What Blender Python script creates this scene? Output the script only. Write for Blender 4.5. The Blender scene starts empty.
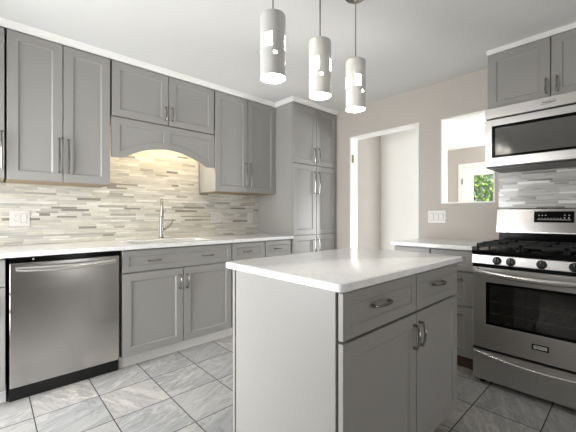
import bpy, bmesh, math, random
from mathutils import Vector, Matrix
S = bpy.context.scene
COL = S.collection
random.seed(7)
R = math.radians

# ------------------------------------------------------------------ camera, world, lights, exposure
cam_d = bpy.data.cameras.new('camera'); cam = bpy.data.objects.new('camera', cam_d); COL.objects.link(cam)
cam.location = (0, 0, 1.135); cam.rotation_euler = (R(90), 0, R(47.17 - 90))
cam_d.sensor_width = 36; cam_d.lens = 323.8 / 576 * 36; cam_d.shift_y = -0.65 / 576; cam_d.clip_start = .02
S.camera = cam
w = bpy.data.worlds.new('world'); S.world = w; w.use_nodes = True
bg = w.node_tree.nodes['Background']; bg.inputs[0].default_value = (.93, .96, 1, 1); bg.inputs[1].default_value = 0.45
S.view_settings.view_transform = 'Standard'; S.view_settings.look = 'None'; S.view_settings.gamma = 1
S.view_settings.exposure = 0.74; S.view_settings.use_curve_mapping = False

def light(name, kind, loc, energy, color=(1, 1, 1), to=None, size=None, size_y=None):
    d = bpy.data.lights.new(name, kind); o = bpy.data.objects.new(name, d); COL.objects.link(o)
    o.location = loc; d.energy = energy; d.color = color
    if kind == 'AREA':
        d.shape = 'RECTANGLE'; d.size = size; d.size_y = size_y or size
    if to is not None:
        o.rotation_euler = (Vector(to) - Vector(loc)).to_track_quat('-Z', 'Y').to_euler()
    return o
win = light('daylight_left_window', 'AREA', (-1.0, 2.08, 1.00), 35, (.97, .985, 1), (1, 2.0, .80), 1.25, 1.7); win.data.spread = R(135)
light('ceiling_fill_front', 'AREA', (1.7, -1.40, .5), 5.8, (.97, .985, 1), (2.3, .8, 2.4), 1.8, .5)  # upward fill added to lift the right side of the ceiling
light('daylight_front_door', 'AREA', (1.4, -1.46, 1.15), 2.8, (.97, .985, 1), (.9, 2.5, .9), .28, 1.7)
light('front_fill', 'AREA', (-.2, -1.42, 1.3), 1.5, (.97, .985, 1), (1.3, 2.6, .9), 2.2, 1.5)  # soft fill added behind the camera, the wall there has no opening
light('daylight_far_window', 'AREA', (6.45, 0.0, 0.85), 70, (.98, .99, 1), (2.5, 2.4, 1.5), .55, .7)
hf = light('hall_fill', 'AREA', (5.0, -2.2, 1.3), 54, (.88, .94, 1), (4.6, 1.5, .75), 2.2, 1.6); hf.data.spread = R(140)  # unseen fill added to brighten the adjoining room, its wall is closed
sun = light('sun', 'SUN', (6, -6, 7), 6.5, (1, .97, .88), (8, -1, 1)); sun.data.angle = .01

# ------------------------------------------------------------------ material helpers
def lin(c):
    return tuple(((v / 255) / 12.92 if v / 255 < .04045 else (((v / 255) + .055) / 1.055) ** 2.4) for v in c) + (1,)
class NT:
    def __init__(s, name):
        s.m = bpy.data.materials.new(name); s.m.use_nodes = True; s.t = s.m.node_tree
        s.b = s.t.nodes['Principled BSDF']
    def n(s, typ, **kw):
        nd = s.t.nodes.new(typ)
        for k, v in kw.items(): setattr(nd, k, v)
        return nd
    def l(s, a, b): s.t.links.new(a, b)
    def setin(s, sock, v):
        if isinstance(v, bpy.types.NodeSocket): s.l(v, sock)
        else: sock.default_value = v
    def math(s, op, a, b=0.0, c=0.0):
        nd = s.n('ShaderNodeMath', operation=op)
        s.setin(nd.inputs[0], a); s.setin(nd.inputs[1], b); s.setin(nd.inputs[2], c)
        return nd.outputs[0]
    def mix(s, f, a, b, mode='MIX'):
        nd = s.n('ShaderNodeMix', data_type='RGBA', blend_type=mode)
        s.setin(nd.inputs[0], f); s.setin(nd.inputs[6], a); s.setin(nd.inputs[7], b)
        return nd.outputs[2]
    def coord(s):
        tc = s.n('ShaderNodeTexCoord'); sp = s.n('ShaderNodeSeparateXYZ'); s.l(tc.outputs['Object'], sp.inputs[0])
        return tc.outputs['Object'], sp.outputs
    def comb(s, x=0., y=0., z=0.):
        nd = s.n('ShaderNodeCombineXYZ')
        for i, v in enumerate((x, y, z)): s.setin(nd.inputs[i], v)
        return nd.outputs[0]
    def noise(s, vec, scale=5., detail=3., rough=.5, dist=0.):
        nd = s.n('ShaderNodeTexNoise'); s.l(vec, nd.inputs['Vector'])
        nd.inputs['Scale'].default_value = scale; nd.inputs['Detail'].default_value = detail
        nd.inputs['Roughness'].default_value = rough; nd.inputs['Distortion'].default_value = dist
        return nd.outputs[0]
    def white(s, vec):
        nd = s.n('ShaderNodeTexWhiteNoise', noise_dimensions='3D'); s.l(vec, nd.inputs[0]); return nd.outputs[0], nd.outputs[1]
    def ramp(s, f, stops, interp='LINEAR'):
        nd = s.n('ShaderNodeValToRGB'); cr = nd.color_ramp; cr.interpolation = interp
        while len(cr.elements) < len(stops): cr.elements.new(.5)
        for e, (p, c) in zip(cr.elements, stops): e.position = p; e.color = c if len(c) == 4 else lin(c)
        s.l(f, nd.inputs[0]); return nd.outputs[0]
    def bump(s, h, strength=.2, dist=.002):
        nd = s.n('ShaderNodeBump'); nd.inputs['Strength'].default_value = strength; nd.inputs['Distance'].default_value = dist
        s.l(h, nd.inputs['Height']); s.l(nd.outputs[0], s.b.inputs['Normal'])
def plain(name, rgb, rough=.5, metal=0., spec=.5, var=.03, scale=6., bump=0.):
    t = NT(name); co, _ = t.coord()
    n = t.noise(co, scale, 4)
    c = lin(rgb)
    hi = tuple(min(1, v * (1 + var)) for v in c[:3]) + (1,); lo = tuple(v * (1 - var) for v in c[:3]) + (1,)
    t.l(t.mix(n, lo, hi), t.b.inputs['Base Color'])
    t.b.inputs['Roughness'].default_value = rough; t.b.inputs['Metallic'].default_value = metal
    t.b.inputs['Specular IOR Level'].default_value = spec
    if bump: t.bump(t.noise(co, 400, 2), bump, .001)
    return t.m
def steel(name, rgb, rough, axis, amt=.10):
    t = NT(name); co, xyz = t.coord()
    mp = t.n('ShaderNodeMapping'); t.l(co, mp.inputs[0])
    sc = [1.2, 1.2, 1.2]; 
    for i in range(3):
        if i != axis: sc[i] = 900
    mp.inputs['Scale'].default_value = sc
    n = t.noise(mp.outputs[0], 1., 3)
    c = lin(rgb)
    t.l(t.mix(n, tuple(v * .965 for v in c[:3]) + (1,), tuple(min(1, v * 1.035) for v in c[:3]) + (1,)), t.b.inputs['Base Color'])
    t.b.inputs['Metallic'].default_value = 1
    t.l(t.math('MULTIPLY_ADD', n, amt, rough - amt / 2), t.b.inputs['Roughness'])
    t.bump(n, .012, .0003)
    return t.m
def emis(name, rgb, strength):
    t = NT(name); t.b.inputs['Base Color'].default_value = lin(rgb)
    t.b.inputs['Emission Color'].default_value = lin(rgb); t.b.inputs['Emission Strength'].default_value = strength
    return t.m
def glass(name, tint, transp, rough=.02):
    t = NT(name); t.t.nodes.remove(t.b)
    tr = t.n('ShaderNodeBsdfTransparent'); tr.inputs[0].default_value = lin(tint)
    gl = t.n('ShaderNodeBsdfGlossy'); gl.inputs['Roughness'].default_value = rough
    mx = t.n('ShaderNodeMixShader'); mx.inputs[0].default_value = 1 - transp
    t.l(tr.outputs[0], mx.inputs[1]); t.l(gl.outputs[0], mx.inputs[2])
    t.l(mx.outputs[0], t.t.nodes['Material Output'].inputs[0]); return t.m

M = {}
M['paint'] = plain('grey_cabinet_paint', (155, 153, 149), .38, spec=.45, var=.02, scale=3)
M['inside'] = plain('cabinet_underside', (158, 140, 116), .6, var=.08, scale=20)
M['toe_white'] = plain('pale_toe_kick', (232, 230, 225), .5, var=.03)
M['toe_brown'] = plain('brown_toe_kick', (96, 72, 60), .6, var=.15, scale=14)
M['toe_black'] = plain('black_toe_kick', (14, 14, 15), .45)
M['wall'] = plain('greige_wall_paint', (191, 184, 176), .8, spec=.2, var=.015, scale=2, bump=.03)
M['ceiling'] = plain('white_ceiling_paint', (224, 224, 222), .9, spec=.1, var=.01, scale=2)
M['trim'] = plain('white_trim_paint', (240, 239, 234), .4, spec=.4, var=.01)
M['nickel'] = plain('brushed_nickel', (160, 154, 144), .22, 1., var=.04, scale=60)
M['nickel_dark'] = plain('satin_nickel_pull', (150, 147, 143), .2, 1., var=.04, scale=60)
M['steel_h'] = steel('brushed_steel_horizontal', (205, 203, 200), .36, 0)
M['steel_dark'] = steel('brushed_steel_dishwasher', (188, 185, 182), .21, 0, .05)
M['steel_g'] = steel('brushed_steel_backguard', (172, 170, 167), .22, 0, .04)
M['steel_v'] = plain('polished_steel', (228, 226, 222), .27, 1., var=.03)
M['black'] = plain('black_enamel', (10, 10, 10), .14, spec=.12, var=.1)
M['black_matte'] = plain('black_cast_iron', (17, 17, 17), .55, spec=.35, var=.2, scale=80, bump=.2)
M['black_plastic'] = plain('black_plastic', (12, 12, 13), .35)
M['plate'] = plain('white_plastic', (220, 217, 212), .35, var=.01)
M['slot'] = plain('dark_slot', (60, 58, 56), .6)
M['print'] = plain('pale_print', (200, 200, 198), .5)
M['ink'] = plain('grey_print', (88, 88, 88), .4)
M['brass'] = plain('aged_brass', (150, 132, 92), .3, 1.)
M['oven_dark'] = plain('oven_enamel', (92, 88, 82), .5, var=.2)
M['rack'] = plain('oven_rack_wire', (170, 165, 158), .3, 1.)
M['rack_dark'] = plain('burner_metal', (84, 82, 79), .4, 1.)
M['oven_glass'] = glass('oven_window_glass', (190, 190, 186), .92)
M['clear_glass'] = glass('door_glass', (245, 248, 247), .95)
M['mw_glass'] = plain('microwave_window', (84, 83, 81), .10, spec=.9, var=.05, scale=30)
M['shade'] = plain('pendant_white_enamel', (214, 213, 209), .45, spec=.5, var=.01)
M['opal'] = emis('opal_glass_lit', (255, 250, 242), 22.0)
M['warm_led'] = emis('warm_light_bar', (255, 238, 205), 24.0)
M['leaf'] = plain('leaves', (158, 190, 92), .5, var=.8, scale=7)
M['bark'] = plain('bark', (84, 70, 54), .9, var=.2, scale=30)
M['lawn'] = plain('lawn', (96, 128, 60), .9, var=.3, scale=12)
M['wood_floor'] = plain('hall_floor', (168, 150, 128), .4, var=.1, scale=9)

def make_quartz():
    t = NT('white_quartz'); co, _ = t.coord()
    n1 = t.noise(co, 5, 8, .62, 1.4); n2 = t.noise(co, 90, 3, .6)
    v = t.ramp(n1, [(.0, (250, 250, 248)), (.47, (250, 250, 248)), (.50, (240, 239, 237)), (.53, (250, 250, 248)), (1, (236, 235, 231))])
    sp = t.ramp(n2, [(.0, (205, 202, 197)), (.34, (232, 230, 226)), (.42, (255, 255, 255)), (1, (255, 255, 255))])
    t.l(t.mix(.35, v, sp, 'MULTIPLY'), t.b.inputs['Base Color'])
    t.b.inputs['Roughness'].default_value = .12; t.b.inputs['Specular IOR Level'].default_value = .5
    return t.m
M['quartz'] = make_quartz()

def make_floor_tile():
    t = NT('stone_floor_tile'); co, o = t.coord()
    sx = t.math('DIVIDE', t.math('SUBTRACT', o[0], .19), .3235); sy = t.math('DIVIDE', t.math('SUBTRACT', o[1], .345), .326)
    cx, cy = t.math('FLOOR', sx), t.math('FLOOR', sy)
    fx, fy = t.math('FRACT', sx), t.math('FRACT', sy)
    rv, rc = t.white(t.comb(cx, cy, 3.))
    ex = t.math('MINIMUM', fx, t.math('SUBTRACT', 1., fx)); ey = t.math('MINIMUM', fy, t.math('SUBTRACT', 1., fy))
    e = t.math('MINIMUM', ex, ey)
    grout = t.math('LESS_THAN', e, .0085)
    # every tile is cut from another part of the stone, some turned by a quarter
    turn = t.math('GREATER_THAN', rv, .8)
    off = t.n('ShaderNodeVectorMath', operation='MULTIPLY_ADD'); t.l(rc, off.inputs[0]); off.inputs[1].default_value = (17, 23, 9)
    sw = t.n('ShaderNodeMix', data_type='VECTOR'); t.l(turn, sw.inputs[0]); t.l(co, sw.inputs[4]); t.l(t.comb(t.math('MULTIPLY', o[1], -1.), o[0], 0.), sw.inputs[5])
    t.l(sw.outputs[1], off.inputs[2])
    rot = t.n('ShaderNodeMapping', vector_type='TEXTURE'); t.l(off.outputs[0], rot.inputs[0]); rot.inputs['Rotation'].default_value = (0, 0, R(22)); rot.inputs['Scale'].default_value = (3.4, .9, 1)
    n1 = t.noise(rot.outputs[0], 2.6, 7, .58, 2.6)
    n2 = t.noise(rot.outputs[0], 9, 6, .65, 1.2)
    base = t.ramp(n1, [(.22, (172, 173, 175)), (.40, (190, 190, 190)), (.47, (198, 197, 195)), (.50, (228, 227, 224)), (.53, (192, 192, 191)), (.61, (176, 177, 178)), (.64, (210, 208, 205)), (.78, (186, 187, 188))])
    fine = t.ramp(n2, [(.25, (222, 222, 222)), (.46, (246, 246, 246)), (.5, (205, 206, 208)), (.54, (250, 250, 250)), (.8, (228, 226, 222))])
    base = t.mix(t.math('MULTIPLY_ADD', t.math('FRACT', t.math('MULTIPLY', rv, 7.)), .75, .25), lin((196, 195, 193)), base)
    c = t.mix(.75, base, fine, 'MULTIPLY')
    tone = t.ramp(rv, [(0, (226, 228, 230)), (.5, (242, 241, 239)), (1, (255, 251, 246))])
    c = t.mix(1., c, tone, 'MULTIPLY')
    t.l(t.mix(grout, c, lin((66, 62, 58))), t.b.inputs['Base Color'])
    t.l(t.math('MULTIPLY_ADD', grout, .5, .3), t.b.inputs['Roughness'])
    t.b.inputs['Specular IOR Level'].default_value = .4
    t.bump(t.math('SUBTRACT', 1., grout), .4, .002)
    return t.m
M['tile'] = make_floor_tile()

def make_mosaic(name, ax, tones):
    t = NT(name); co, o = t.coord()
    u, v = o[ax], o[2]
    H = .036
    vp = t.math('DIVIDE', v, H); pair = t.math('FLOOR', vp); fp = t.math('FRACT', vp)
    rp, _ = t.white(t.comb(pair, 5., 1.))
    split = t.math('MULTIPLY_ADD', rp, .36, .32)
    up = t.math('GREATER_THAN', fp, split)
    row = t.math('ADD', t.math('MULTIPLY', pair, 2.), up)
    # distance to the strip's long edges, in metres
    d0 = t.math('MINIMUM', t.math('ABSOLUTE', t.math('SUBTRACT', fp, split)), t.math('MINIMUM', fp, t.math('SUBTRACT', 1., fp)))
    dv = t.math('MULTIPLY', d0, H)
    rr, _ = t.white(t.comb(row, 11., 2.))
    L = t.math('MULTIPLY_ADD', rr, .22, .20)
    uu = t.math('ADD', t.math('DIVIDE', u, L), t.math('MULTIPLY', rr, 91.))
    cell = t.math('FLOOR', uu); fu = t.math('FRACT', uu)
    rsp, _ = t.white(t.comb(cell, row, 8.))
    us = t.math('MULTIPLY_ADD', rsp, .5, .25)
    half = t.math('GREATER_THAN', fu, us)
    du = t.math('MULTIPLY', t.math('MINIMUM', t.math('ABSOLUTE', t.math('SUBTRACT', fu, us)), t.math('MINIMUM', fu, t.math('SUBTRACT', 1., fu))), L)
    rv, rc = t.white(t.comb(cell, row, t.math('ADD', half, 20.)))
    grout = t.math('LESS_THAN', t.math('MINIMUM', du, dv), .0009)
    c = t.ramp(rv, tones, 'CONSTANT')
    mp = t.n('ShaderNodeMapping'); t.l(t.comb(u, v, t.math('MULTIPLY', rv, 40.)), mp.inputs[0]); mp.inputs['Scale'].default_value = (7, 110, 1)
    st = t.noise(mp.outputs[0], 1., 4, .6, .6)
    c = t.mix(.8, c, t.ramp(st, [(.25, (196, 192, 184)), (.55, (244, 243, 240)), (.8, (255, 255, 255))]), 'MULTIPLY')
    t.l(t.mix(grout, c, lin((190, 184, 172))), t.b.inputs['Base Color'])
    r2 = t.math('GREATER_THAN', rv, .55)
    t.l(t.math('MULTIPLY_ADD', r2, -.2, .4), t.b.inputs['Roughness'])
    t.bump(t.math('ADD', t.math('SUBTRACT', 1., grout), t.math('MULTIPLY', rsp, .5)), .35, .0015)
    return t.m
TA = [(0, (221, 219, 211)), (.14, (211, 209, 201)), (.28, (229, 228, 222)), (.42, (206, 204, 198)), (.54, (217, 214, 203)), (.68, (200, 199, 194)), (.80, (224, 221, 211)), (.88, (180, 177, 170)), (.91, (241, 240, 235)), (.965, (150, 145, 137))]
TB = [(0, (192, 192, 190)), (.14, (182, 181, 178)), (.28, (200, 200, 198)), (.42, (186, 185, 181)), (.56, (194, 193, 190)), (.68, (174, 172, 168)), (.80, (204, 203, 200)), (.87, (238, 238, 236)), (.95, (148, 145, 140)), (.98, (134, 131, 126))]  # same mosaic as the sink wall, greyer lighting put into the tones
M['mosaic_back'] = make_mosaic('stone_glass_mosaic_sink_wall', 0, TA)
M['mosaic_right'] = make_mosaic('stone_glass_mosaic_range_wall', 1, TB)

# ------------------------------------------------------------------ mesh helpers
def link(name, bm, mat, parent=None, bevel=0, smooth=False, segs=2):
    me = bpy.data.meshes.new(name); bmesh.ops.recalc_face_normals(bm, faces=bm.faces); bm.to_mesh(me); bm.free()
    for m in (mat if isinstance(mat, (list, tuple)) else [mat]): me.materials.append(M[m])
    o = bpy.data.objects.new(name, me); COL.objects.link(o)
    if parent: o.parent = parent
    if smooth:
        for p in me.polygons: p.use_smooth = True
        md = o.modifiers.new('edges', 'EDGE_SPLIT'); md.split_angle = R(40)
    if bevel:
        md = o.modifiers.new('bevel', 'BEVEL'); md.width = bevel; md.segments = segs; md.limit_method = 'ANGLE'; md.angle_limit = R(35)
    return o
def box(bm, x0, x1, y0, y1, z0, z1, mi=0):
    v = [bm.verts.new(p) for p in ((x0, y0, z0), (x1, y0, z0), (x1, y1, z0), (x0, y1, z0), (x0, y0, z1), (x1, y0, z1), (x1, y1, z1), (x0, y1, z1))]
    for q in ((0, 3, 2, 1), (4, 5, 6, 7), (0, 1, 5, 4), (1, 2, 6, 5), (2, 3, 7, 6), (3, 0, 4, 7)):
        bm.faces.new([v[i] for i in q]).material_index = mi
def mbox(name, mat, parent, *a, bevel=.001, segs=1):
    bm = bmesh.new(); box(bm, *a); return link(name, bm, mat, parent, bevel, segs=segs)
def tube(bm, pts, rad, n=10, flat=1.0):
    """round bar along pts; rad number or list"""
    pts = [Vector(p) for p in pts]; rings = []
    rads = rad if isinstance(rad, (list, tuple)) else [rad] * len(pts)
    up = Vector((0, 0, 1))
    t0 = (pts[1] - pts[0]).normalized()
    if abs(t0.dot(up)) > .9: up = Vector((1, 0, 0))
    nrm = t0.cross(up).normalized()
    for i, p in enumerate(pts):
        t = (pts[min(i + 1, len(pts) - 1)] - pts[max(i - 1, 0)]).normalized()
        nrm = (nrm - t * nrm.dot(t)).normalized(); b = t.cross(nrm)
        rings.append([bm.verts.new(p + rads[i] * (math.cos(k * 2 * math.pi / n) * nrm + flat * math.sin(k * 2 * math.pi / n) * b)) for k in range(n)])
    for a, b2 in zip(rings, rings[1:]):
        for k in range(n): bm.faces.new((a[k], a[(k + 1) % n], b2[(k + 1) % n], b2[k]))
    bm.faces.new(rings[0][::-1]); bm.faces.new(rings[-1])
def lathe(bm, prof, c=(0, 0, 0), n=32, axis='z'):
    def P(r, h, k):
        a = k * 2 * math.pi / n; x, y = r * math.cos(a), r * math.sin(a)
        q = (x, y, h) if axis == 'z' else (x, -h, y)
        return (c[0] + q[0], c[1] + q[1], c[2] + q[2])
    rings = []
    for r, h in prof:
        rings.append([bm.verts.new(P(0, h, 0))] if r == 0 else [bm.verts.new(P(r, h, k)) for k in range(n)])
    for a, b in zip(rings, rings[1:]):
        for k in range(n):
            k2 = (k + 1) % n
            if len(a) == 1: bm.faces.new((a[0], b[k2], b[k]))
            elif len(b) == 1: bm.faces.new((a[k], a[k2], b[0]))
            else: bm.faces.new((a[k], a[k2], b[k2], b[k]))
def grid_solid(us, vs, w0, w1, skip, fn):
    """solid made of grid cells, cells in skip are open; fn(u,v,w)->xyz"""
    bm = bmesh.new(); cache = {}
    def V(i, j, w):
        k = (i, j, w)
        if k not in cache: cache[k] = bm.verts.new(fn(us[i], vs[j], w))
        return cache[k]
    n, m = len(us) - 1, len(vs) - 1
    solid = lambda i, j: 0 <= i < n and 0 <= j < m and (i, j) not in skip
    for i in range(n):
        for j in range(m):
            if not solid(i, j): continue
            for w in (w0, w1): bm.faces.new((V(i, j, w), V(i + 1, j, w), V(i + 1, j + 1, w), V(i, j + 1, w)))
            if not solid(i - 1, j): bm.faces.new((V(i, j, w0), V(i, j + 1, w0), V(i, j + 1, w1), V(i, j, w1)))
            if not solid(i + 1, j): bm.faces.new((V(i + 1, j, w0), V(i + 1, j + 1, w0), V(i + 1, j + 1, w1), V(i + 1, j, w1)))
            if not solid(i, j - 1): bm.faces.new((V(i, j, w0), V(i + 1, j, w0), V(i + 1, j, w1), V(i, j, w1)))
            if not solid(i, j + 1): bm.faces.new((V(i, j + 1, w0), V(i + 1, j + 1, w0), V(i + 1, j + 1, w1), V(i, j + 1, w1)))
    return bm
def tag(o, label, cat, group=None, kind=None):
    o['label'] = label; o['category'] = cat
    if group: o['group'] = group
    if kind: o['kind'] = kind
    return o
def struct(o):
    o['kind'] = 'structure'; return o
def thing(name, label, cat, loc=(0, 0, 0), rz=0, group=None):
    o = bpy.data.objects.new(name, None); COL.objects.link(o); o.location = loc; o.rotation_euler = (0, 0, rz)
    o.empty_display_size = .1
    return tag(o, label, cat, group)
def text(name, body, size, mat, parent, loc, rot, shear=0, depth=.0004, align='CENTER', bold=0):
    cu = bpy.data.curves.new(name, 'FONT'); cu.body = body; cu.size = size; cu.extrude = depth; cu.shear = shear
    cu.align_x = align; cu.align_y = 'CENTER'; cu.offset = bold
    tmp = bpy.data.objects.new(name + '_curve', cu); COL.objects.link(tmp)
    bpy.context.view_layer.update()
    me = bpy.data.meshes.new_from_object(tmp.evaluated_get(bpy.context.evaluated_depsgraph_get()))
    bpy.data.objects.remove(tmp); me.materials.clear(); me.materials.append(M[mat])
    o = bpy.data.objects.new(name, me); COL.objects.link(o); o.parent = parent; o.location = loc; o.rotation_euler = rot
    return o

# ------------------------------------------------------------------ the room
CE = 2.40; WA = 3.14; WB = 3.15; TH = .12
struct(mbox('floor', 'tile', None, -1.17, WB + TH, -1.6, 3.26, -.06, 0, bevel=0))
struct(mbox('ceiling', 'ceiling', None, -1.17, 6.75, -2.5, 3.4, CE, CE + .08, bevel=0))
struct(mbox('wall_back', 'wall', None, -1.17, WB, WA, WA + .12, 0, CE, bevel=0))
struct(link('wall_left', grid_solid([-1.6, 1.4, 2.75, 3.26], [0, .08, 1.92, CE], -1.17, -1.05, {(1, 1)}, lambda u, v, w_: (w_, u, v)), 'wall'))
struct(mbox('wall_front', 'wall', None, -1.17, WB, -1.6, -1.5, 0, CE, bevel=0))
# right wall: doorway and pass-through opening are open cells
ys = [-1.6, .82, 1.265, 1.478, 2.316, 3.26]; zs = [0, 1.245, 2.045, 2.06, CE]
struct(link('wall_right', grid_solid(ys, zs, WB, WB + TH, {(1, 1), (3, 0), (3, 1), (3, 2)}, lambda u, v, w_: (w_, u, v)), 'wall'))
# doorway lining with hinge
df = link('door_1', grid_solid([1.478, 1.496, 2.298, 2.316], [0, 2.042, 2.06], WB - .006, WB + TH + .006, {(1, 0)}, lambda u, v, w_: (w_, u, v)), 'trim', None, .002)
struct(df)
for z in (1.76, .35):
    bm = bmesh.new(); box(bm, WB + .018, WB + .05, 2.2945, 2.2978, z, z + .09)
    tube(bm, [(WB + .016, 2.293, z - .003), (WB + .016, 2.293, z + .093)], .005, 10)
    link('hinge', bm, 'brass', df)
# pass-through lining
struct(link('trim_1', grid_solid([.82, .832, 1.253, 1.265], [1.245, 1.257, 2.033, 2.045], WB - .003, WB + TH + .003, {(1, 1)}, lambda u, v, w_: (w_, u, v)), 'trim', None, .0015))
# adjoining room
struct(mbox('floor_hall', 'tile', None, WB + TH, 6.7, -2.5, 3.3, -.06, 0, bevel=0))
ysf = [-2.5, 1.40, 2.25, 3.3]; zsf = [0, 2.03, CE]
struct(link('wall_far', grid_solid(ysf, zsf, 6.6, 6.7, {(1, 0)}, lambda u, v, w_: (w_, u, v)), 'wall'))
struct(mbox('wall_hall_front', 'wall', None, WB + TH, 6.7, -2.6, -2.5, 0, CE, bevel=0))
struct(mbox('wall_hall_back', 'wall', None, WB + TH, 6.7, 3.2, 3.3, 0, CE, bevel=0))
struct(mbox('wall_hall_side', 'wall', None, WB + TH, 3.96, 2.40, 2.5, 0, CE, bevel=0))
struct(mbox('wall_partition', 'trim', None, 3.96, 4.06, 1.80, 3.2, 0, CE, bevel=0))
# outside door with a glazed upper half
d2 = link('door_2', grid_solid([1.404, 1.52, 2.064, 2.246], [.0, 1.0, 1.873, 2.026], 6.575, 6.615, {(1, 1)}, lambda u, v, w_: (w_, u, v)), 'trim', None, .003)
struct(d2)
mbox('glass_pane', 'clear_glass', d2, 6.592, 6.598, 1.52, 2.064, 1.0, 1.873, bevel=0)
bm = bmesh.new(); lathe(bm, [(0, .05), (.022, .05), (.028, .035), (.022, .02), (.01, .015), (.01, 0), (.024, 0)], (0, 0, 0), 16)
kn = link('door_knob', bm, 'brass', d2, smooth=True); kn.rotation_euler = (0, R(-90), 0); kn.location = (6.575, 1.46, .95)
for z in (1.72, .3): mbox('hinge', 'nickel_dark', d2, 6.568, 6.576, 2.238, 2.262, z, z + .1)
cas = link('trim_2', grid_solid([1.32, 1.404, 2.246, 2.326], [0, 2.03, 2.105], 6.583, 6.6, {(1, 0)}, lambda u, v, w_: (w_, u, v)), 'trim', None, .004); struct(cas)

# outdoors beyond the glazed door
struct(mbox('ground', 'lawn', None, 6.7, 20, -10, 14, -.12, -.06, bevel=0))
def bush(label, cx, cy, rx, ry, h, n, base=.2):
    t = thing('leafy_bush', label, 'bush', (cx, cy, -.06))
    bm = bmesh.new()
    for _ in range(n):
        while True:
            p = Vector((random.uniform(-1, 1), random.uniform(-1, 1), random.uniform(-1, 1)))
            if .35 < p.length < 1: break
        p = Vector((p.x * rx, p.y * ry, base + (p.z + 1) / 2 * (h - base)))
        q = Matrix.Rotation(random.uniform(0, 6.3), 3, 'Z') @ Matrix.Rotation(random.uniform(-1.2, 1.2), 3, 'X')
        s = random.uniform(.045, .085)
        vs = [bm.verts.new(p + q @ Vector(c) * s) for c in ((0, -1, 0), (.5, -.2, .12), (.35, .5, .08), (0, 1, 0), (-.35, .5, .08), (-.5, -.2, .12))]
        bm.faces.new(vs)
    f = link('foliage', bm, 'leaf', t)
    bm = bmesh.new()
    for k in range(7):
        a = k * .9; tube(bm, [(0, 0, 0), (.15 * rx * math.cos(a), .15 * ry * math.sin(a), h * .3), (.6 * rx * math.cos(a), .6 * ry * math.sin(a), h * .75)], [.035, .025, .008], 6)
    link('stem', bm, 'bark', t)
bush('leafy green bush outside, seen through the glazed far door', 8.9, 2.35, .9, 1.5, 2.6, 5200)

# ------------------------------------------------------------------ cabinet pieces (local: x along the front, y into the wall, front of the carcass y = 0)
def front_mesh(w_, h, t=.02, fw=.057, rec=.008):
    bm = bmesh.new()
    def ring(x0, x1, z0, z1, y): return [bm.verts.new(p) for p in ((x0, y, z0), (x1, y, z0), (x1, y, z1), (x0, y, z1))]
    e = .0018
    B = ring(0, w_, 0, h, 0); A0 = ring(0, w_, 0, h, -t + e); A = ring(e, w_ - e, e, h - e, -t)
    C = ring(fw, w_ - fw, fw, h - fw, -t); D = ring(fw + .004, w_ - fw - .004, fw + .004, h - fw - .004, -t + .005); E_ = ring(fw + .010, w_ - fw - .010, fw + .010, h - fw - .010, -t + rec)
    for a, b in ((B, A0), (A0, A), (A, C), (C, D), (D, E_)):
        for k in range(4): bm.faces.new((a[k], a[(k + 1) % 4], b[(k + 1) % 4], b[k]))
    bm.faces.new(E_); bm.faces.new(B[::-1])
    return bm
def pull(parent, x, z, L, vertical, y=-.02, bow=.028, r=.0052):
    """arched bar pull on two round feet"""
    bm = bmesh.new(); N = 12; pts = []; rr = []
    for i in range(N + 1):
        s = -1 + 2 * i / N
        off = -(.016 + (bow - .016) * (1 - s * s))
        c = s * L / 2
        pts.append((x, y + off, z + c) if vertical else (x + c, y + off, z)); rr.append(r * (.8 + .35 * (1 - s * s)))
    tube(bm, pts, rr, 8)
    for s in (-1, 1):
        c = s * (L / 2 - .006)
        px, pz = (x, z + c) if vertical else (x + c, z)
        tube(bm, [(px, y, pz), (px, y - .018, pz)], [.0075, .0058], 8)
    return link('pull', bm, 'nickel_dark', parent, smooth=True)
def fronts(t, lst):
    for kind, x0, x1, z0, z1, *pl in lst:
        fw = .057 if (z1 - z0) > .2 else .040
        o = link(kind, front_mesh(x1 - x0, z1 - z0, fw=fw), 'paint', t); o.location = (x0, -.002, z0)
        for p in pl:
            q = pull(o, *p)
            q.location = (-x0, 0, -z0)
def base_cabinet(label, loc, rz, w_, d, fr, toe='toe_white', toe_y=.056, group=None, name='base_cabinet', top=.884, toe_h=.095, well=None):
    t = thing(name, label, 'cabinet', loc, rz, group)
    if well:
        bm = grid_solid([0, well[0], well[1], w_], [0, well[2], well[3], d], well[4], top, {(1, 1)}, lambda u, v, w2: (u, v, w2))
        box(bm, 0, w_, 0, d, toe_h, well[4]); link('body', bm, 'paint', t)
    else: mbox('body', 'paint', t, .004, w_ - .004, 0, d, toe_h, top, bevel=.0008)
    mbox('toe_kick', toe, t, 0, w_, toe_y, d - .02, 0, toe_h, bevel=0)
    fronts(t, fr); return t
def wall_cabinet(label, loc, rz, w_, d, z0, z1, fr, group=None):
    t = thing('wall_cabinet', label, 'cabinet', (loc[0], loc[1], z0), rz, group)
    o = mbox('body', 'paint', t, .005, w_ - .005, 0, d, .004, z1 - z0, bevel=.0008)
    mbox('bottom_panel', 'inside', t, .006, w_ - .006, .004, d, 0, .004, bevel=0)
    fronts(t, [(k, a, b, c - z0, e - z0, *[(p[0], p[1] - z0, *p[2:]) for p in pl]) for k, a, b, c, e, *pl in fr]); return t
g = .0045
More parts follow.
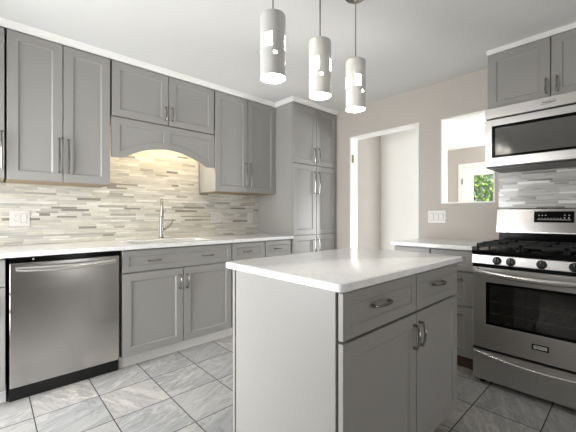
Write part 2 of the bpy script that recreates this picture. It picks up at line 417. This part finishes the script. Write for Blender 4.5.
# --- base run under the sink wall; door faces at y = 2.535, carcass at 2.557
YB = 2.557; DB = WA - YB
def LB(x): return (x, YB, 0)
base_cabinet('grey base cabinet at the left edge, left of the dishwasher', LB(-.45), 0, .53, DB,
             [('drawer', g, .53 - g, .715, .872, (.265, .792, .11, False)), ('door', g, .53 - g, .10, .706, (.47, .60, .12, True))])
base_cabinet('grey sink base cabinet with a wide drawer front with two pulls', LB(.712), 0, .934, DB,
             [('drawer', g, .931, .715, .872, (.232, .79, .10, False), (.69, .79, .11, False)),
              ('door', g, .464, .10, .706, (.435, .597, .12, True)), ('door', .470, .931, .10, .706, (.50, .594, .12, True))], name='sink_cabinet', well=(.095, .811, .060, .450, .69))
base_cabinet('narrow grey drawer cabinet directly right of the sink base', LB(1.649), 0, .388, DB,
             [('drawer', g, .385, .715, .872, (.17, .792, .09, False)), ('door', g, .385, .10, .706, (.05, .60, .12, True))], group=None)
base_cabinet('narrow grey drawer cabinet touching the tall pantry', LB(2.040), 0, .366, DB,
             [('drawer', g, .363, .715, .872, (.16, .792, .09, False)), ('door', g, .363, .10, .706, (.05, .60, .12, True))])
# --- wall cabinets
YU = 2.828; DU = WA - YU - .0005; Z0 = 1.372; Z1 = 2.362
wall_cabinet('grey wall cabinet cut off by the left edge of the picture', (-.42, YU), 0, .502, DU, Z0, Z1,
             [('door', g, .499, Z0 + g, Z1 - g, (.485, 1.562, .25, True))])
wall_cabinet('tall two-door grey wall cabinet above the dishwasher', (.087, YU), 0, .618, DU, Z0, Z1,
             [('door', g, .307, Z0 + g, Z1 - g, (.286, 1.562, .25, True)), ('door', .313, .615, Z0 + g, Z1 - g, (.342, 1.56, .25, True))])
wall_cabinet('short two-door grey wall cabinet high above the sink', (.712, YU), 0, .908, DU, 1.922, Z1,
             [('door', g, .454, 1.925, Z1 - g, (.428, 2.022, .12, True)), ('door', .460, .905, 1.925, Z1 - g, (.49, 2.026, .12, True))])
wall_cabinet('two-door grey wall cabinet beside the tall pantry', (1.627, YU), 0, .778, DU, Z0, Z1,
             [('door', g, .393, Z0 + g, Z1 - g, (.366, 1.565, .245, True)), ('door', .399, .775, Z0 + g, Z1 - g, (.43, 1.565, .25, True))])
# --- arched valance
def valance():
    t = thing('arched_valance', 'grey arched valance board with two recessed panels above the sink', 'valance', (.712, YU, 1.597))
    W = .908; T = .318
    def arch(x):
        s = (x - W / 2) / (W / 2 - .085)
        return .115 * (1 - s * s) if abs(s) < 1 else 0
    pans = [(.060, .417), (.474, .850)]
    xs = [i * W / 60 for i in range(61)]
    for a, b in pans: xs += [a, a + .006, b - .006, b]
    xs = sorted(set(round(x, 5) for x in xs)); bm = bmesh.new(); cols = []
    for x in xs:
        a = arch(x); lv = [a, a + .055, a + .061, T - .061, T - .055, T]
        inn = any(p + .005 < x < q - .005 for p, q in pans)
        y = [-.02, -.02, -.013 if inn else -.02, -.013 if inn else -.02, -.02, -.02]
        cols.append([bm.verts.new((x, yy, z)) for yy, z in zip(y, lv)] + [bm.verts.new((x, 0, T)), bm.verts.new((x, 0, a))])
    for c, d in zip(cols, cols[1:]):
        for k in range(8): bm.faces.new((c[k], d[k], d[(k + 1) % 8], c[(k + 1) % 8]))
    bm.faces.new(cols[0]); bm.faces.new(cols[-1])
    link('valance_board', bm, 'paint', t)
    mbox('mounting_cleat', 'paint', t, .01, W - .01, .0, .02, T - .05, T + .004)
valance()
# light bar behind the valance
t = thing('light_bar', 'slim warm light bar hidden behind the arched valance above the sink', 'light', (.85, 2.86, 1.895))
mbox('housing', 'plate', t, 0, .72, 0, .06, .008, .026); mbox('diffuser', 'warm_led', t, .01, .71, .006, .054, 0, .008)
# --- pantry
t = thing('pantry_cabinet', 'tall grey pantry cabinet in the corner with stacked double doors', 'cabinet', (2.408, 2.537, 0))
PW = WB - 2.408
mbox('body', 'paint', t, 0, PW - .001, 0, WA - 2.537 - .001, .095, Z1, bevel=.0008)
mbox('toe_kick', 'toe_white', t, 0, PW - .002, .056, .56, 0, .095, bevel=0)
h2 = PW / 2
fronts(t, [('door', g, h2 - .0028, 1.708, Z1 - g, (h2 - .04, 1.82, .165, True)), ('door', h2 + .0028, PW - g, 1.708, Z1 - g, (h2 + .035, 1.825, .165, True)),
           ('door', g, h2 - .0028, .920, 1.702, (h2 - .04, 1.51, .25, True)), ('door', h2 + .0028, PW - g, .920, 1.702, (h2 + .035, 1.51, .25, True)),
           ('door', g, h2 - .0028, .10, .914, (h2 - .04, .78, .16, True)), ('door', h2 + .0028, PW - g, .10, .914, (h2 + .035, .78, .16, True))])

# --- crown moulding, swept with mitred corners
def crown(name, path, side):
    prof = [(0, 0), (.010, .0), (.014, .012), (.030, .024), (.042, .032), (.046, .037), (0, .037)]
    bm = bmesh.new(); P = [Vector(p) for p in path]; rings = []
    for i, p in enumerate(P):
        d1 = (P[i] - P[i - 1]).normalized() if i else None
        d2_ = (P[i + 1] - P[i]).normalized() if i < len(P) - 1 else None
        n1 = Vector((d1.y, -d1.x)) * side if d1 else None; n2 = Vector((d2_.y, -d2_.x)) * side if d2_ else None
        if n1 and n2: m = (n1 + n2); m = m / (m.length_squared / 2)
        else: m = n1 or n2
        rings.append([bm.verts.new((p.x + m.x * o, p.y + m.y * o, 2.3625 + z)) for o, z in prof])
    for a, b in zip(rings, rings[1:]):
        for k in range(len(prof)): bm.faces.new((a[k], a[(k + 1) % len(prof)], b[(k + 1) % len(prof)], b[k]))
    bm.faces.new(rings[0]); bm.faces.new(rings[-1])
    return struct(link(name, bm, 'trim'))
crown('trim_3', [(-.42, YU - .02), (2.408, YU - .02), (2.408, 2.517), (WB - .001, 2.517)], 1)
crown('trim_4', [(WB - .001, .79), (2.82, .79), (2.82, -.75)], -1)

# --- backsplashes
mk = link('backsplash', grid_solid([-.45, .712, 1.62, 2.4075], [.9145, 1.3715, 1.92], WA - .010, WA - .0002, {(0, 1), (2, 1)}, lambda u, v, w_: (u, w_, v)), 'mosaic_back')
tag(mk, 'cream and grey strip mosaic backsplash behind the sink', 'backsplash')
mk = link('backsplash', grid_solid([-.75, .790], [.9145, 1.487], WB - .010, WB - .0002, set(), lambda u, v, w_: (w_, u, v)), 'mosaic_right')
tag(mk, 'strip mosaic backsplash behind the range, its greyer lighting put into the colour', 'backsplash')

# --- countertops
ct = link('countertop', grid_solid([-.45, .83, 1.50, 2.4075], [2.507, 2.64, 2.985, WA - .0105], .8845, .914, {(1, 1)}, lambda u, v, w_: (u, v, w_)), 'quartz', None, .003)
tag(ct, 'long white quartz countertop along the sink wall', 'countertop')
ct = mbox('countertop', 'quartz', None, 2.516, WB - .0005, .795, 1.425, .8845, .914, bevel=.004, segs=2)
tag(ct, 'small white quartz countertop between range and doorway', 'countertop')
def rounded_slab(x0, x1, y0, y1, z0, z1, r=.02, n=6):
    bm = bmesh.new(); pts = []
    for cx, cy, a0 in ((x1 - r, y1 - r, 0), (x0 + r, y1 - r, 90), (x0 + r, y0 + r, 180), (x1 - r, y0 + r, 270)):
        for k in range(n + 1):
            a = R(a0 + 90 * k / n); pts.append((cx + r * math.cos(a), cy + r * math.sin(a)))
    e = .007; cx, cy = (x0 + x1) / 2, (y0 + y1) / 2
    def ring(inset, z): return [bm.verts.new((x + (inset if x < cx else -inset), y + (inset if y < cy else -inset), z)) for x, y in pts]
    rs = [ring(.004, z0), ring(0, z0 + .004), ring(0, z1 - e), ring(e * .3, z1 - e * .3), ring(e, z1)]
    for a, b in zip(rs, rs[1:]):
        for k in range(len(pts)): bm.faces.new((a[k], a[(k + 1) % len(pts)], b[(k + 1) % len(pts)], b[k]))
    bm.faces.new(rs[0]); bm.faces.new(rs[-1]); return bm
ct = link('countertop', rounded_slab(.827, 1.890, .640, 1.340, .8845, .914), 'quartz', smooth=True)
tag(ct, 'white quartz countertop with rounded corners on the kitchen island', 'countertop')

# --- island
t = thing('kitchen_island', 'grey kitchen island cabinet in the middle of the floor', 'cabinet', (.860, .684, 0))
IW = 1.003; ID = .612
mbox('body', 'paint', t, .014, IW, 0, ID, .095, .884)
mbox('toe_kick', 'toe_brown', t, .04, IW - .04, .06, ID - .01, 0, .095, bevel=0)
mbox('end_panel', 'paint', t, 0, .014, .008, ID - .006, 0, .884)
mbox('back_panel', 'paint', t, 0, IW, ID + .003, ID + .020, 0, .884)
fronts(t, [('drawer', .003, .5235, .714, .874, (.232, .803, .12, False)), ('drawer', .530, IW - .003, .714, .874, (.745, .806, .12, False)),
           ('door', .003, .5235, .10, .704, (.498, .608, .11, True)), ('door', .530, IW - .003, .10, .704, (.553, .610, .11, True))])

# --- range wall units (local x runs along -y)
RZ = R(-90)
base_cabinet('narrow grey three-drawer cabinet directly left of the range', (2.567, 1.105, 0), RZ, .308, WB - 2.567 - .001,
             [('drawer', g, .305, .725, .872, (.15, .80, .10, False)), ('drawer', g, .305, .475, .716, (.17, .668, .13, False)), ('drawer', g, .305, .105, .466, (.17, .41, .13, False))],
             toe='toe_brown', toe_y=.045)
base_cabinet('grey base cabinet below the end of the small countertop', (2.567, 1.415, 0), RZ, .307, WB - 2.567 - .001,
             [('drawer', g, .304, .725, .872, (.15, .80, .10, False)), ('door', g, .304, .105, .716, (.26, .62, .12, True))], toe='toe_brown', toe_y=.045)
wall_cabinet('two-door grey wall cabinet above the microwave', (2.84, .787), RZ, .770, WB - 2.84 - .001, 1.932, Z1,
             [('door', g, .382, 1.935, Z1 - g, (.360, 2.023, .105, True)), ('door', .388, .767, 1.935, Z1 - g, (.418, 2.023, .105, True))])

# --- dishwasher
t = thing('dishwasher', 'stainless steel dishwasher under the counter, left of the sink', 'dishwasher', (.087, YB, 0))
mbox('tub', 'black_plastic', t, .006, .612, .0, .55, .10, .875)
mbox('toe_kick', 'toe_black', t, .006, .612, .034, .5, 0, .10, bevel=0)
mbox('control_strip', 'black', t, .004, .614, -.016, .02, .850, .878, bevel=.003)
bm = bmesh.new(); lathe(bm, [(0, .003), (.005, .003), (.006, 0)], (.12, -.016, .865), 12, 'y'); link('indicator_button', bm, 'print', t)
mbox('door', 'steel_dark', t, .008, .606, -.026, .0, .10, .846, bevel=.004, segs=3)
bm = bmesh.new(); N = 24; pts = []; rr = []
for i in range(N + 1):
    s = -1 + 2 * i / N; pts.append((.309 + s * .272, -.040 - .022 * (1 - s * s), .812 - .008 * (1 - s * s))); rr.append(.013 + .006 * (1 - s * s) ** .5)
tube(bm, pts, rr, 12)
for s in (-1, 1): tube(bm, [(.309 + s * .262, -.026, .812), (.309 + s * .262, -.044, .812)], [.013, .011], 12)
link('handle', bm, 'steel_v', t, smooth=True)

# --- sink and faucet
t = thing('kitchen_sink', 'undermount stainless sink set in the long countertop', 'sink', (1.165, 2.8125, .70))
bm = bmesh.new()
def rr_(x, y, z): return [bm.verts.new(p) for p in ((-x, -y, z), (x, -y, z), (x, y, z), (-x, y, z))]
rs = [rr_(.35, .187, .184), rr_(.337, .1745, .184), rr_(.33, .168, .03), rr_(.31, .15, .004), rr_(.31, .15, 0), rr_(.338, .176, .03), rr_(.35, .187, .178)]
for a, b in zip(rs, rs[1:]):
    for k in range(4): bm.faces.new((a[k], a[(k + 1) % 4], b[(k + 1) % 4], b[k]))
bm.faces.new(rs[3][::-1]) if False else None
link('basin', bm, 'steel_h', t, .003)
mbox('basin_floor', 'steel_h', t, -.311, .311, -.151, .151, .0, .004, bevel=0)
bm = bmesh.new(); lathe(bm, [(0, .006), (.03, .006), (.042, .009), (.044, .0045)], n=24); link('drain', bm, 'steel_v', t, smooth=True)
t = thing('faucet', 'brushed nickel gooseneck faucet with side lever behind the sink', 'faucet', (1.20, 3.05, .914))
bm = bmesh.new(); lathe(bm, [(0, 0), (.027, 0), (.027, .006), (.021, .012), (.0185, .03), (.0175, .19), (.015, .215), (0, .215)], n=24); link('faucet_body', bm, 'nickel', t, smooth=True)
d = Vector((-.33, -.94)); N = 16; pts = [(0, 0, .20), (0, 0, .30)]
rad_ = .062
for i in range(1, N + 1):
    a = math.pi * i / N; o_ = rad_ * (1 - math.cos(a)); pts.append((d.x * o_, d.y * o_, .30 + rad_ * math.sin(a) * 1.1))
bm = bmesh.new(); tube(bm, pts, .0115, 12); link('spout', bm, 'nickel', t, smooth=True)
ex, ey = d.x * 2 * rad_, d.y * 2 * rad_
bm = bmesh.new(); tube(bm, [(ex, ey, .305), (ex, ey, .27), (ex, ey, .235), (ex, ey, .205), (ex, ey, .20)], [.0125, .0145, .018, .0195, .016], 16); link('spray_head', bm, 'nickel', t, smooth=True)
bm = bmesh.new(); tube(bm, [(.012, 0, .085), (.045, -.002, .098)], [.014, .0125], 12)
tube(bm, [(.045, -.002, .098), (.075, -.004, .118), (.098, -.006, .150), (.112, -.006, .178)], [.011, .0085, .0065, .006], 10); link('lever', bm, 'nickel', t, smooth=True)

# --- outlets and switches (local: x along the wall, -y out of it)
def plate(name, label, cat, loc, rz, gangs):
    W = .072 + .046 * (len(gangs) - 1) if len(gangs) > 1 else .074
    H = .116; t = thing(name, label, cat, loc, rz)
    o = mbox('wall_plate', 'plate', t, -W / 2, W / 2, -.006, 0, -H / 2, H / 2, bevel=.002, segs=2)
    for i, k in enumerate(gangs):
        cx = (i - (len(gangs) - 1) / 2) * .046
        if k == 'o':
            for s in (-1, 1):
                f = mbox('receptacle', 'plate', t, cx - .016, cx + .016, -.009, -.006, s * .020 - .014, s * .020 + .014, bevel=.001)
                bm = bmesh.new()
                for q in (-1, 1): box(bm, cx + q * .006 - .0011, cx + q * .006 + .0011, -.0095, -.009, s * .020 - .002, s * .020 + .007)
                box(bm, cx - .002, cx + .002, -.0095, -.009, s * .020 - .010, s * .020 - .006)
                link('slots', bm, 'slot', f)
        elif k == 's':
            mbox('rocker_frame', 'slot', t, cx - .0175, cx + .0175, -.0068, -.006, -.034, .034, bevel=0)
            bm = bmesh.new(); v = [bm.verts.new(p) for p in ((cx - .016, -.006, -.0325), (cx + .016, -.006, -.0325), (cx + .016, -.0075, -.0325), (cx - .016, -.0075, -.0325), (cx - .016, -.006, .0325), (cx + .016, -.006, .0325), (cx + .016, -.0125, .0325), (cx - .016, -.0125, .0325))]
            for q in ((0, 1, 2, 3), (4, 5, 6, 7), (0, 1, 5, 4), (1, 2, 6, 5), (2, 3, 7, 6), (3, 0, 4, 7)): bm.faces.new([v[j] for j in q])
            link('rocker', bm, 'plate', t)
    return t
plate('outlet_plate', 'white double wall plate with outlet and switch above the dishwasher', 'outlet', (.175, WA - .0102, 1.114), 0, 'os')
plate('outlet_plate', 'white double wall plate on the backsplash right of the faucet', 'outlet', (1.823, WA - .0102, 1.111), 0, 'so')
plate('outlet_plate', 'narrow white single outlet plate on the backsplash near the pantry', 'outlet', (2.282, WA - .0102, 1.109), 0, 'o')
plate('switch_plate', 'white triple rocker switch plate on the wall right of the doorway', 'switch', (WB - .0002, 1.304, 1.122), RZ, 'sss')

# --- range
t = thing('gas_range', 'stainless steel gas range with black cast iron grates', 'range', (2.44, .772, 0), RZ)
W = .762
bm = bmesh.new()
box(bm, 0, .03, .03, .69, .03, .885); box(bm, W - .03, W, .03, .69, .03, .885); box(bm, .03, W - .03, .03, .69, .03, .30)
box(bm, .03, W - .03, .03, .69, .735, .885); box(bm, .03, W - .03, .50, .69, .30, .735)
link('body', bm, 'black_plastic', t)
bm = grid_solid([.0305, .034, W - .034, W - .0305], [.3005, .304, .731, .7345], .031, .495, {(1, 1)}, lambda u, v, w_: (u, w_, v)); box(bm, .034, W - .034, .49, .495, .304, .731); link('oven_cavity', bm, 'oven_dark', t)
for sx in (.05, W - .05):
    for sy in (.06, .64):
        bm = bmesh.new(); lathe(bm, [(0, 0), (.018, 0), (.018, .008), (.010, .010), (.010, .031), (0, .031)], (sx, sy, 0), 12); link('foot', bm, 'black_plastic', t)
# oven door with its window
od = link('oven_door', grid_solid([.004, .082, .680, W - .004], [.247, .408, .690, .785], 0, .028, {(1, 1)}, lambda u, v, w_: (u, w_, v)), 'steel_h', t, .003)
bm = grid_solid([.082, .100, .662, .680], [.408, .424, .674, .690], .004, .028, {(1, 1)}, lambda u, v, w_: (u, w_, v)); link('window_border', bm, 'black', od)
mbox('window_glass', 'oven_glass', od, .100, .662, .008, .012, .424, .674, bevel=0)
for z in (.48, .56):
    bm = bmesh.new()
    tube(bm, [(.04, .037, z), (W - .04, .037, z)], .0036, 6); tube(bm, [(.04, .48, z), (W - .04, .48, z)], .0028, 6)
    for k in range(22): x = .05 + k * .0315; tube(bm, [(x, .037, z), (x, .48, z)], .0018, 5)
    link('oven_rack', bm, 'rack', t)
bm = bmesh.new(); N = 28; pts = []; rr = []
for i in range(N + 1):
    s = -1 + 2 * i / N; pts.append((W / 2 + s * .352, -.020 - .040 * (1 - s ** 2) ** .8, .766 - .022 * (1 - s * s))); rr.append(.010 + .009 * (1 - s * s) ** .6)
tube(bm, pts, rr, 14)
for s in (-1, 1): tube(bm, [(W / 2 + s * .344, 0, .766), (W / 2 + s * .344, -.026, .766)], [.016, .012], 12)
link('oven_handle', bm, 'steel_v', od, smooth=True)
bd = mbox('badge', 'black', od, .334, .416, -.004, 0, .318, .352, bevel=.001)
mbox('badge_inset', 'plate', bd, .342, .408, -.0048, -.004, .326, .346, bevel=0)
text('badge_lettering', 'FRIGIDAIRE', .0105, 'ink', bd, (.375, -.0052, .336), (R(90), 0, 0))
# control panel
bm = bmesh.new()
prof = [(.0, .808), (-.004, .812), (.006, .868), (.012, .872), (.06, .872), (.06, .808)]
ra = [bm.verts.new((0, y, z)) for y, z in prof]; rb = [bm.verts.new((W, y, z)) for y, z in prof]
for k in range(len(prof)): bm.faces.new((ra[k], ra[(k + 1) % len(prof)], rb[(k + 1) % len(prof)], rb[k]))
bm.faces.new(ra); bm.faces.new(rb); cp = link('control_panel', bm, 'steel_h', t, .0015)
mbox('gap_trim', 'black', t, .004, W - .004, .006, .03, .789, .8055)
bm = bmesh.new()
for a, b in ((.04, .20), (.24, .52), (.56, .72)): box(bm, a, b, .005, .03, .795, .799)
link('vent_slots', bm, 'black_plastic', t)
for x in (.148, .224, .381, .531, .607):
    k_ = bmesh.new(); lathe(k_, [(0, .024), (.017, .024), (.0205, .020), (.022, .006), (.0255, .003), (.0265, 0), (0, 0)], n=24, axis='y')
    ko = link('knob', k_, 'black_plastic', t, smooth=True); ko.location = (x, .000, .838); ko.rotation_euler = (R(-10), 0, 0)
    bm = bmesh.new(); box(bm, -.0045, .0045, -.034, -.022, -.019, .019); link('grip', bm, 'black_plastic', ko, .002)
    bm = bmesh.new(); box(bm, -.001, .001, -.0346, -.034, .004, .017); link('pointer', bm, 'print', ko)
# cooktop
mbox('cooktop', 'black', t, -.002, W + .002, -.006, .615, .873, .903, bevel=.008, segs=3)
def burner(x, y, r):
    bm = bmesh.new(); lathe(bm, [(0, 0), (r * 1.5, 0), (r * 1.4, .004), (r, .006), (r, .016), (0, .016)], (x, y, .903), 24); b = link('burner', bm, 'rack_dark', t, smooth=True)
    bm = bmesh.new(); lathe(bm, [(0, .026), (r * .8, .026), (r * .95, .022), (r * .95, .0165), (0, .0165)], (x, y, .903), 24); link('burner_cap', bm, 'black_matte', b, smooth=True)
for x, y, r in ((.16, .16, .042), (.16, .44, .034), (.60, .16, .046), (.60, .44, .030), (.381, .30, .036)): burner(x, y, r)
def grate(x0, x1):
    y0, y1, zb, zt = .035, .565, .926, .944; b = .0065; bm = bmesh.new(); cx = (x0 + x1) / 2
    for x in (x0 + b, x1 - b): box(bm, x - b, x + b, y0, y1, zb, zt)
    for y in (y0 + b, (y0 + y1) / 2, y1 - b): box(bm, x0, x1, y - b, y + b, zb, zt - .001)
    for yc in ((y0 * 3 + y1) / 4, (y0 + 3 * y1) / 4):
        box(bm, x0, cx - .028, yc - .005, yc + .005, zb + .002, zt + .004); box(bm, cx + .028, x1, yc - .005, yc + .005, zb + .002, zt + .004)
        box(bm, cx - .005, cx + .005, yc - .12, yc - .028, zb + .002, zt + .004); box(bm, cx - .005, cx + .005, yc + .028, yc + .12, zb + .002, zt + .004)
    for x in (x0 + b, x1 - b):
        for y in (y0 + b, (y0 + y1) / 2, y1 - b): box(bm, x - b, x + b, y - b, y + b, .903, zb)
    link('grate', bm, 'black_matte', t, .002)
grate(.018, .268); grate(.272, .490); grate(.494, .744)
# backguard
mbox('backguard_base', 'black', t, .002, W - .002, .625, .70, .885, 1.005, bevel=.004)
bm = bmesh.new(); prof = [(.604, 1.0), (.604, 1.006), (.628, 1.184), (.634, 1.190), (.699, 1.190), (.699, 1.0)]
ra = [bm.verts.new((-.012, y, z)) for y, z in prof]; rb = [bm.verts.new((W + .004, y, z)) for y, z in prof]
for k in range(6): bm.faces.new((ra[k], ra[(k + 1) % 6], rb[(k + 1) % 6], rb[k]))
bm.faces.new(ra); bm.faces.new(rb); bg_ = link('backguard', bm, 'steel_g', t, .002)
mbox('ledge_trim', 'steel_v', bg_, -.012, W + .004, .598, .61, .999, 1.012, bevel=.002)
dp = mbox('display', 'black', bg_, .236, .468, .606, .620, 1.083, 1.166, bevel=.0015)
dp.location = (0, 0, 0); dp.data.transform(Matrix.Translation((0, .606, 1.083)) @ Matrix.Rotation(R(-7.7), 4, 'X') @ Matrix.Translation((0, -.606 + .0055, -1.083)))
bm = bmesh.new()
box(bm, .255, .45, .6054, .606, 1.102, 1.1045)
for x in (.262, .282, .302, .412, .436): box(bm, x, x + .008, .6054, .606, 1.134, 1.139)
for x in (.412, .436): box(bm, x, x + .006, .6054, .606, 1.112, 1.122)
for k in range(8): box(bm, .262 + k * .018, .272 + k * .018, .6054, .606, 1.112, 1.115)
dm = link('display_marks', bm, 'print', dp); dm.data.transform(Matrix.Translation((0, .606, 1.083)) @ Matrix.Rotation(R(-7.7), 4, 'X') @ Matrix.Translation((0, -.606 + .0052, -1.083)))
# drawer
dr = mbox('storage_drawer', 'steel_h', t, .004, W - .004, .004, .03, .032, .229, bevel=.003, segs=2)
bm = bmesh.new(); pts = []; rr = []
for i in range(N + 1):
    s = -1 + 2 * i / N; pts.append((W / 2 + s * .37, .002 - .018 * (1 - s * s), .216 - .030 * (1 - s * s))); rr.append(.006 + .005 * (1 - s * s))
tube(bm, pts, rr, 10); link('drawer_handle', bm, 'steel_v', dr, smooth=True)

# --- microwave
t = thing('microwave', 'stainless steel over-the-range microwave above the gas range', 'microwave', (2.74, .778, 1.488), RZ)
W = .756
mbox('body', 'black_plastic', t, .002, W - .002, .028, WB - 2.74 - .001, .0, .436)
vg = mbox('vent_strip', 'steel_h', t, 0, W, 0, .027, .366, .440, bevel=.003, segs=2)
md = link('door', grid_solid([0, .046, .535, .590], [.008, .072, .306, .354], 0, .027, {(1, 1)}, lambda u, v, w_: (u, w_, v)), 'steel_h', t, .003)
bm = grid_solid([.046, .064, .517, .535], [.072, .088, .286, .306], .003, .02, {(1, 1)}, lambda u, v, w_: (u, w_, v)); link('window_border', bm, 'black', md)
mbox('window', 'mw_glass', md, .064, .517, .008, .02, .088, .286, bevel=0)
bm = bmesh.new(); pts = []; rr = []
for i in range(17):
    s = -1 + 2 * i / 16; pts.append((.562, -.022 - .02 * (1 - s * s), .181 + s * .14)); rr.append(.009)
tube(bm, pts, rr, 12)
for s in (-1, 1): tube(bm, [(.562, 0, .181 + s * .132), (.562, -.026, .181 + s * .132)], .010, 10)
link('handle', bm, 'steel_v', md, smooth=True)
cpn = mbox('control_panel', 'black', t, .594, W, .002, .027, .008, .354, bevel=.002)
bm = bmesh.new()
for i in range(3):
    for j in range(5): box(bm, .618 + i * .042, .646 + i * .042, .0012, .002, .05 + j * .042, .074 + j * .042)
link('keypad', bm, 'slot', cpn)
bm = bmesh.new()   # the oval swoosh round the script
pts = [(.3735 + .042 * math.cos(a), -.0008, .405 + .011 * math.sin(a) + .006 * math.cos(a)) for a in [R(200 + i * 14) for i in range(20)]]
tube(bm, pts, .0008, 6); link('logo_ring', bm, 'ink', vg)
text('logo_script', 'Whirlpool', .0165, 'ink', vg, (.3735, -.0006, .404), (R(90), 0, 0), shear=.4, bold=.0003)
mbox('grease_filter', 'rack_dark', t, .08, .34, .06, .30, -.004, .0, bevel=0)
mbox('grease_filter', 'rack_dark', t, .42, .68, .06, .30, -.004, .0, bevel=0)

# --- pendants over the island
def pendant(label, x, y, zb, zt, seed):
    t = thing('pendant_lamp', label, 'pendant lamp', (x, y, zb), R({1: 192, 2: 180, 3: 212}[seed]), 'pendants over the island')
    H = zt - zb; r = .0565; seg = 72
    cellh = .0165; wid = 4
    rnd = random.Random(seed)
    holes = set()
    for base in (0, 5, 9, 14):
        for c, rows in ((base, (5, 6, 7, 8)), (base + 1, (5, 6, 7, 8)), (base + 2, rnd.choice(((3,), (4,), (3, 4))))):
            for q in rows: holes.add((c % 18, q))
    zs_ = [0, .004]
    z = .03
    lev = [0]
    for k in range(9): lev += [.036 + k * cellh, .036 + k * cellh + .0125]
    lev.append(H - .010)
    bm = bmesh.new(); V = {}
    def vert(i, j, rr__):
        k = (i % seg, j, rr__)
        if k not in V:
            a = (i % seg) * 2 * math.pi / seg; V[k] = bm.verts.new((rr__ * math.cos(a), rr__ * math.sin(a), lev[j]))
        return V[k]
    for i in range(seg):
        for j in range(len(lev) - 1):
            hole = (j % 2 == 1) and (i % wid != 3) and ((i // wid, (j - 1) // 2) in holes)
            if hole: continue
            for rr__ in (r, r - .0016): bm.faces.new((vert(i, j, rr__), vert(i + 1, j, rr__), vert(i + 1, j + 1, rr__), vert(i, j + 1, rr__)))
    for i in range(seg): bm.faces.new((vert(i, 0, r), vert(i + 1, 0, r), vert(i + 1, 0, r - .0016), vert(i, 0, r - .0016)))
    top = len(lev) - 1; prev = [vert(i, top, r) for i in range(seg)]
    for rad, zz in ((.0545, H - .003), (.050, H), (.010, H + .001)):
        cur = [bm.verts.new((rad * math.cos(i * 2 * math.pi / seg), rad * math.sin(i * 2 * math.pi / seg), zz)) for i in range(seg)]
        for i in range(seg): bm.faces.new((prev[i], prev[(i + 1) % seg], cur[(i + 1) % seg], cur[i]))
        prev = cur
    bm.faces.new(prev)
    link('lamp_shade', bm, 'shade', t, smooth=True)
    bm = bmesh.new(); lathe(bm, [(0, .004), (.046, .004), (.048, .006), (.048, .19), (0, .19)], n=36); link('diffuser', bm, 'opal', t, smooth=True)
    bm = bmesh.new(); tube(bm, [(0, 0, H - .002), (0, 0, CE - zb - .02)], .0036, 8); tube(bm, [(0, 0, H), (0, 0, H + .014)], .009, 12); link('rod', bm, 'nickel', t)
    bm = bmesh.new(); lathe(bm, [(0, CE - zb - .026), (.012, CE - zb - .026), (.045, CE - zb - .022), (.060, CE - zb - .012), (.062, CE - zb), (0, CE - zb)], n=36); link('canopy', bm, 'nickel', t, smooth=True)
pendant('white cylinder pendant with lit square cutouts, leftmost of three', .929, 1.10, 1.742, 2.022, 1)
pendant('white cylinder pendant with lit square cutouts, middle of three', 1.243, 1.10, 1.742, 2.022, 2)
pendant('white cylinder pendant with lit square cutouts, rightmost, its canopy in view', 1.549, 1.10, 1.742, 2.022, 3)
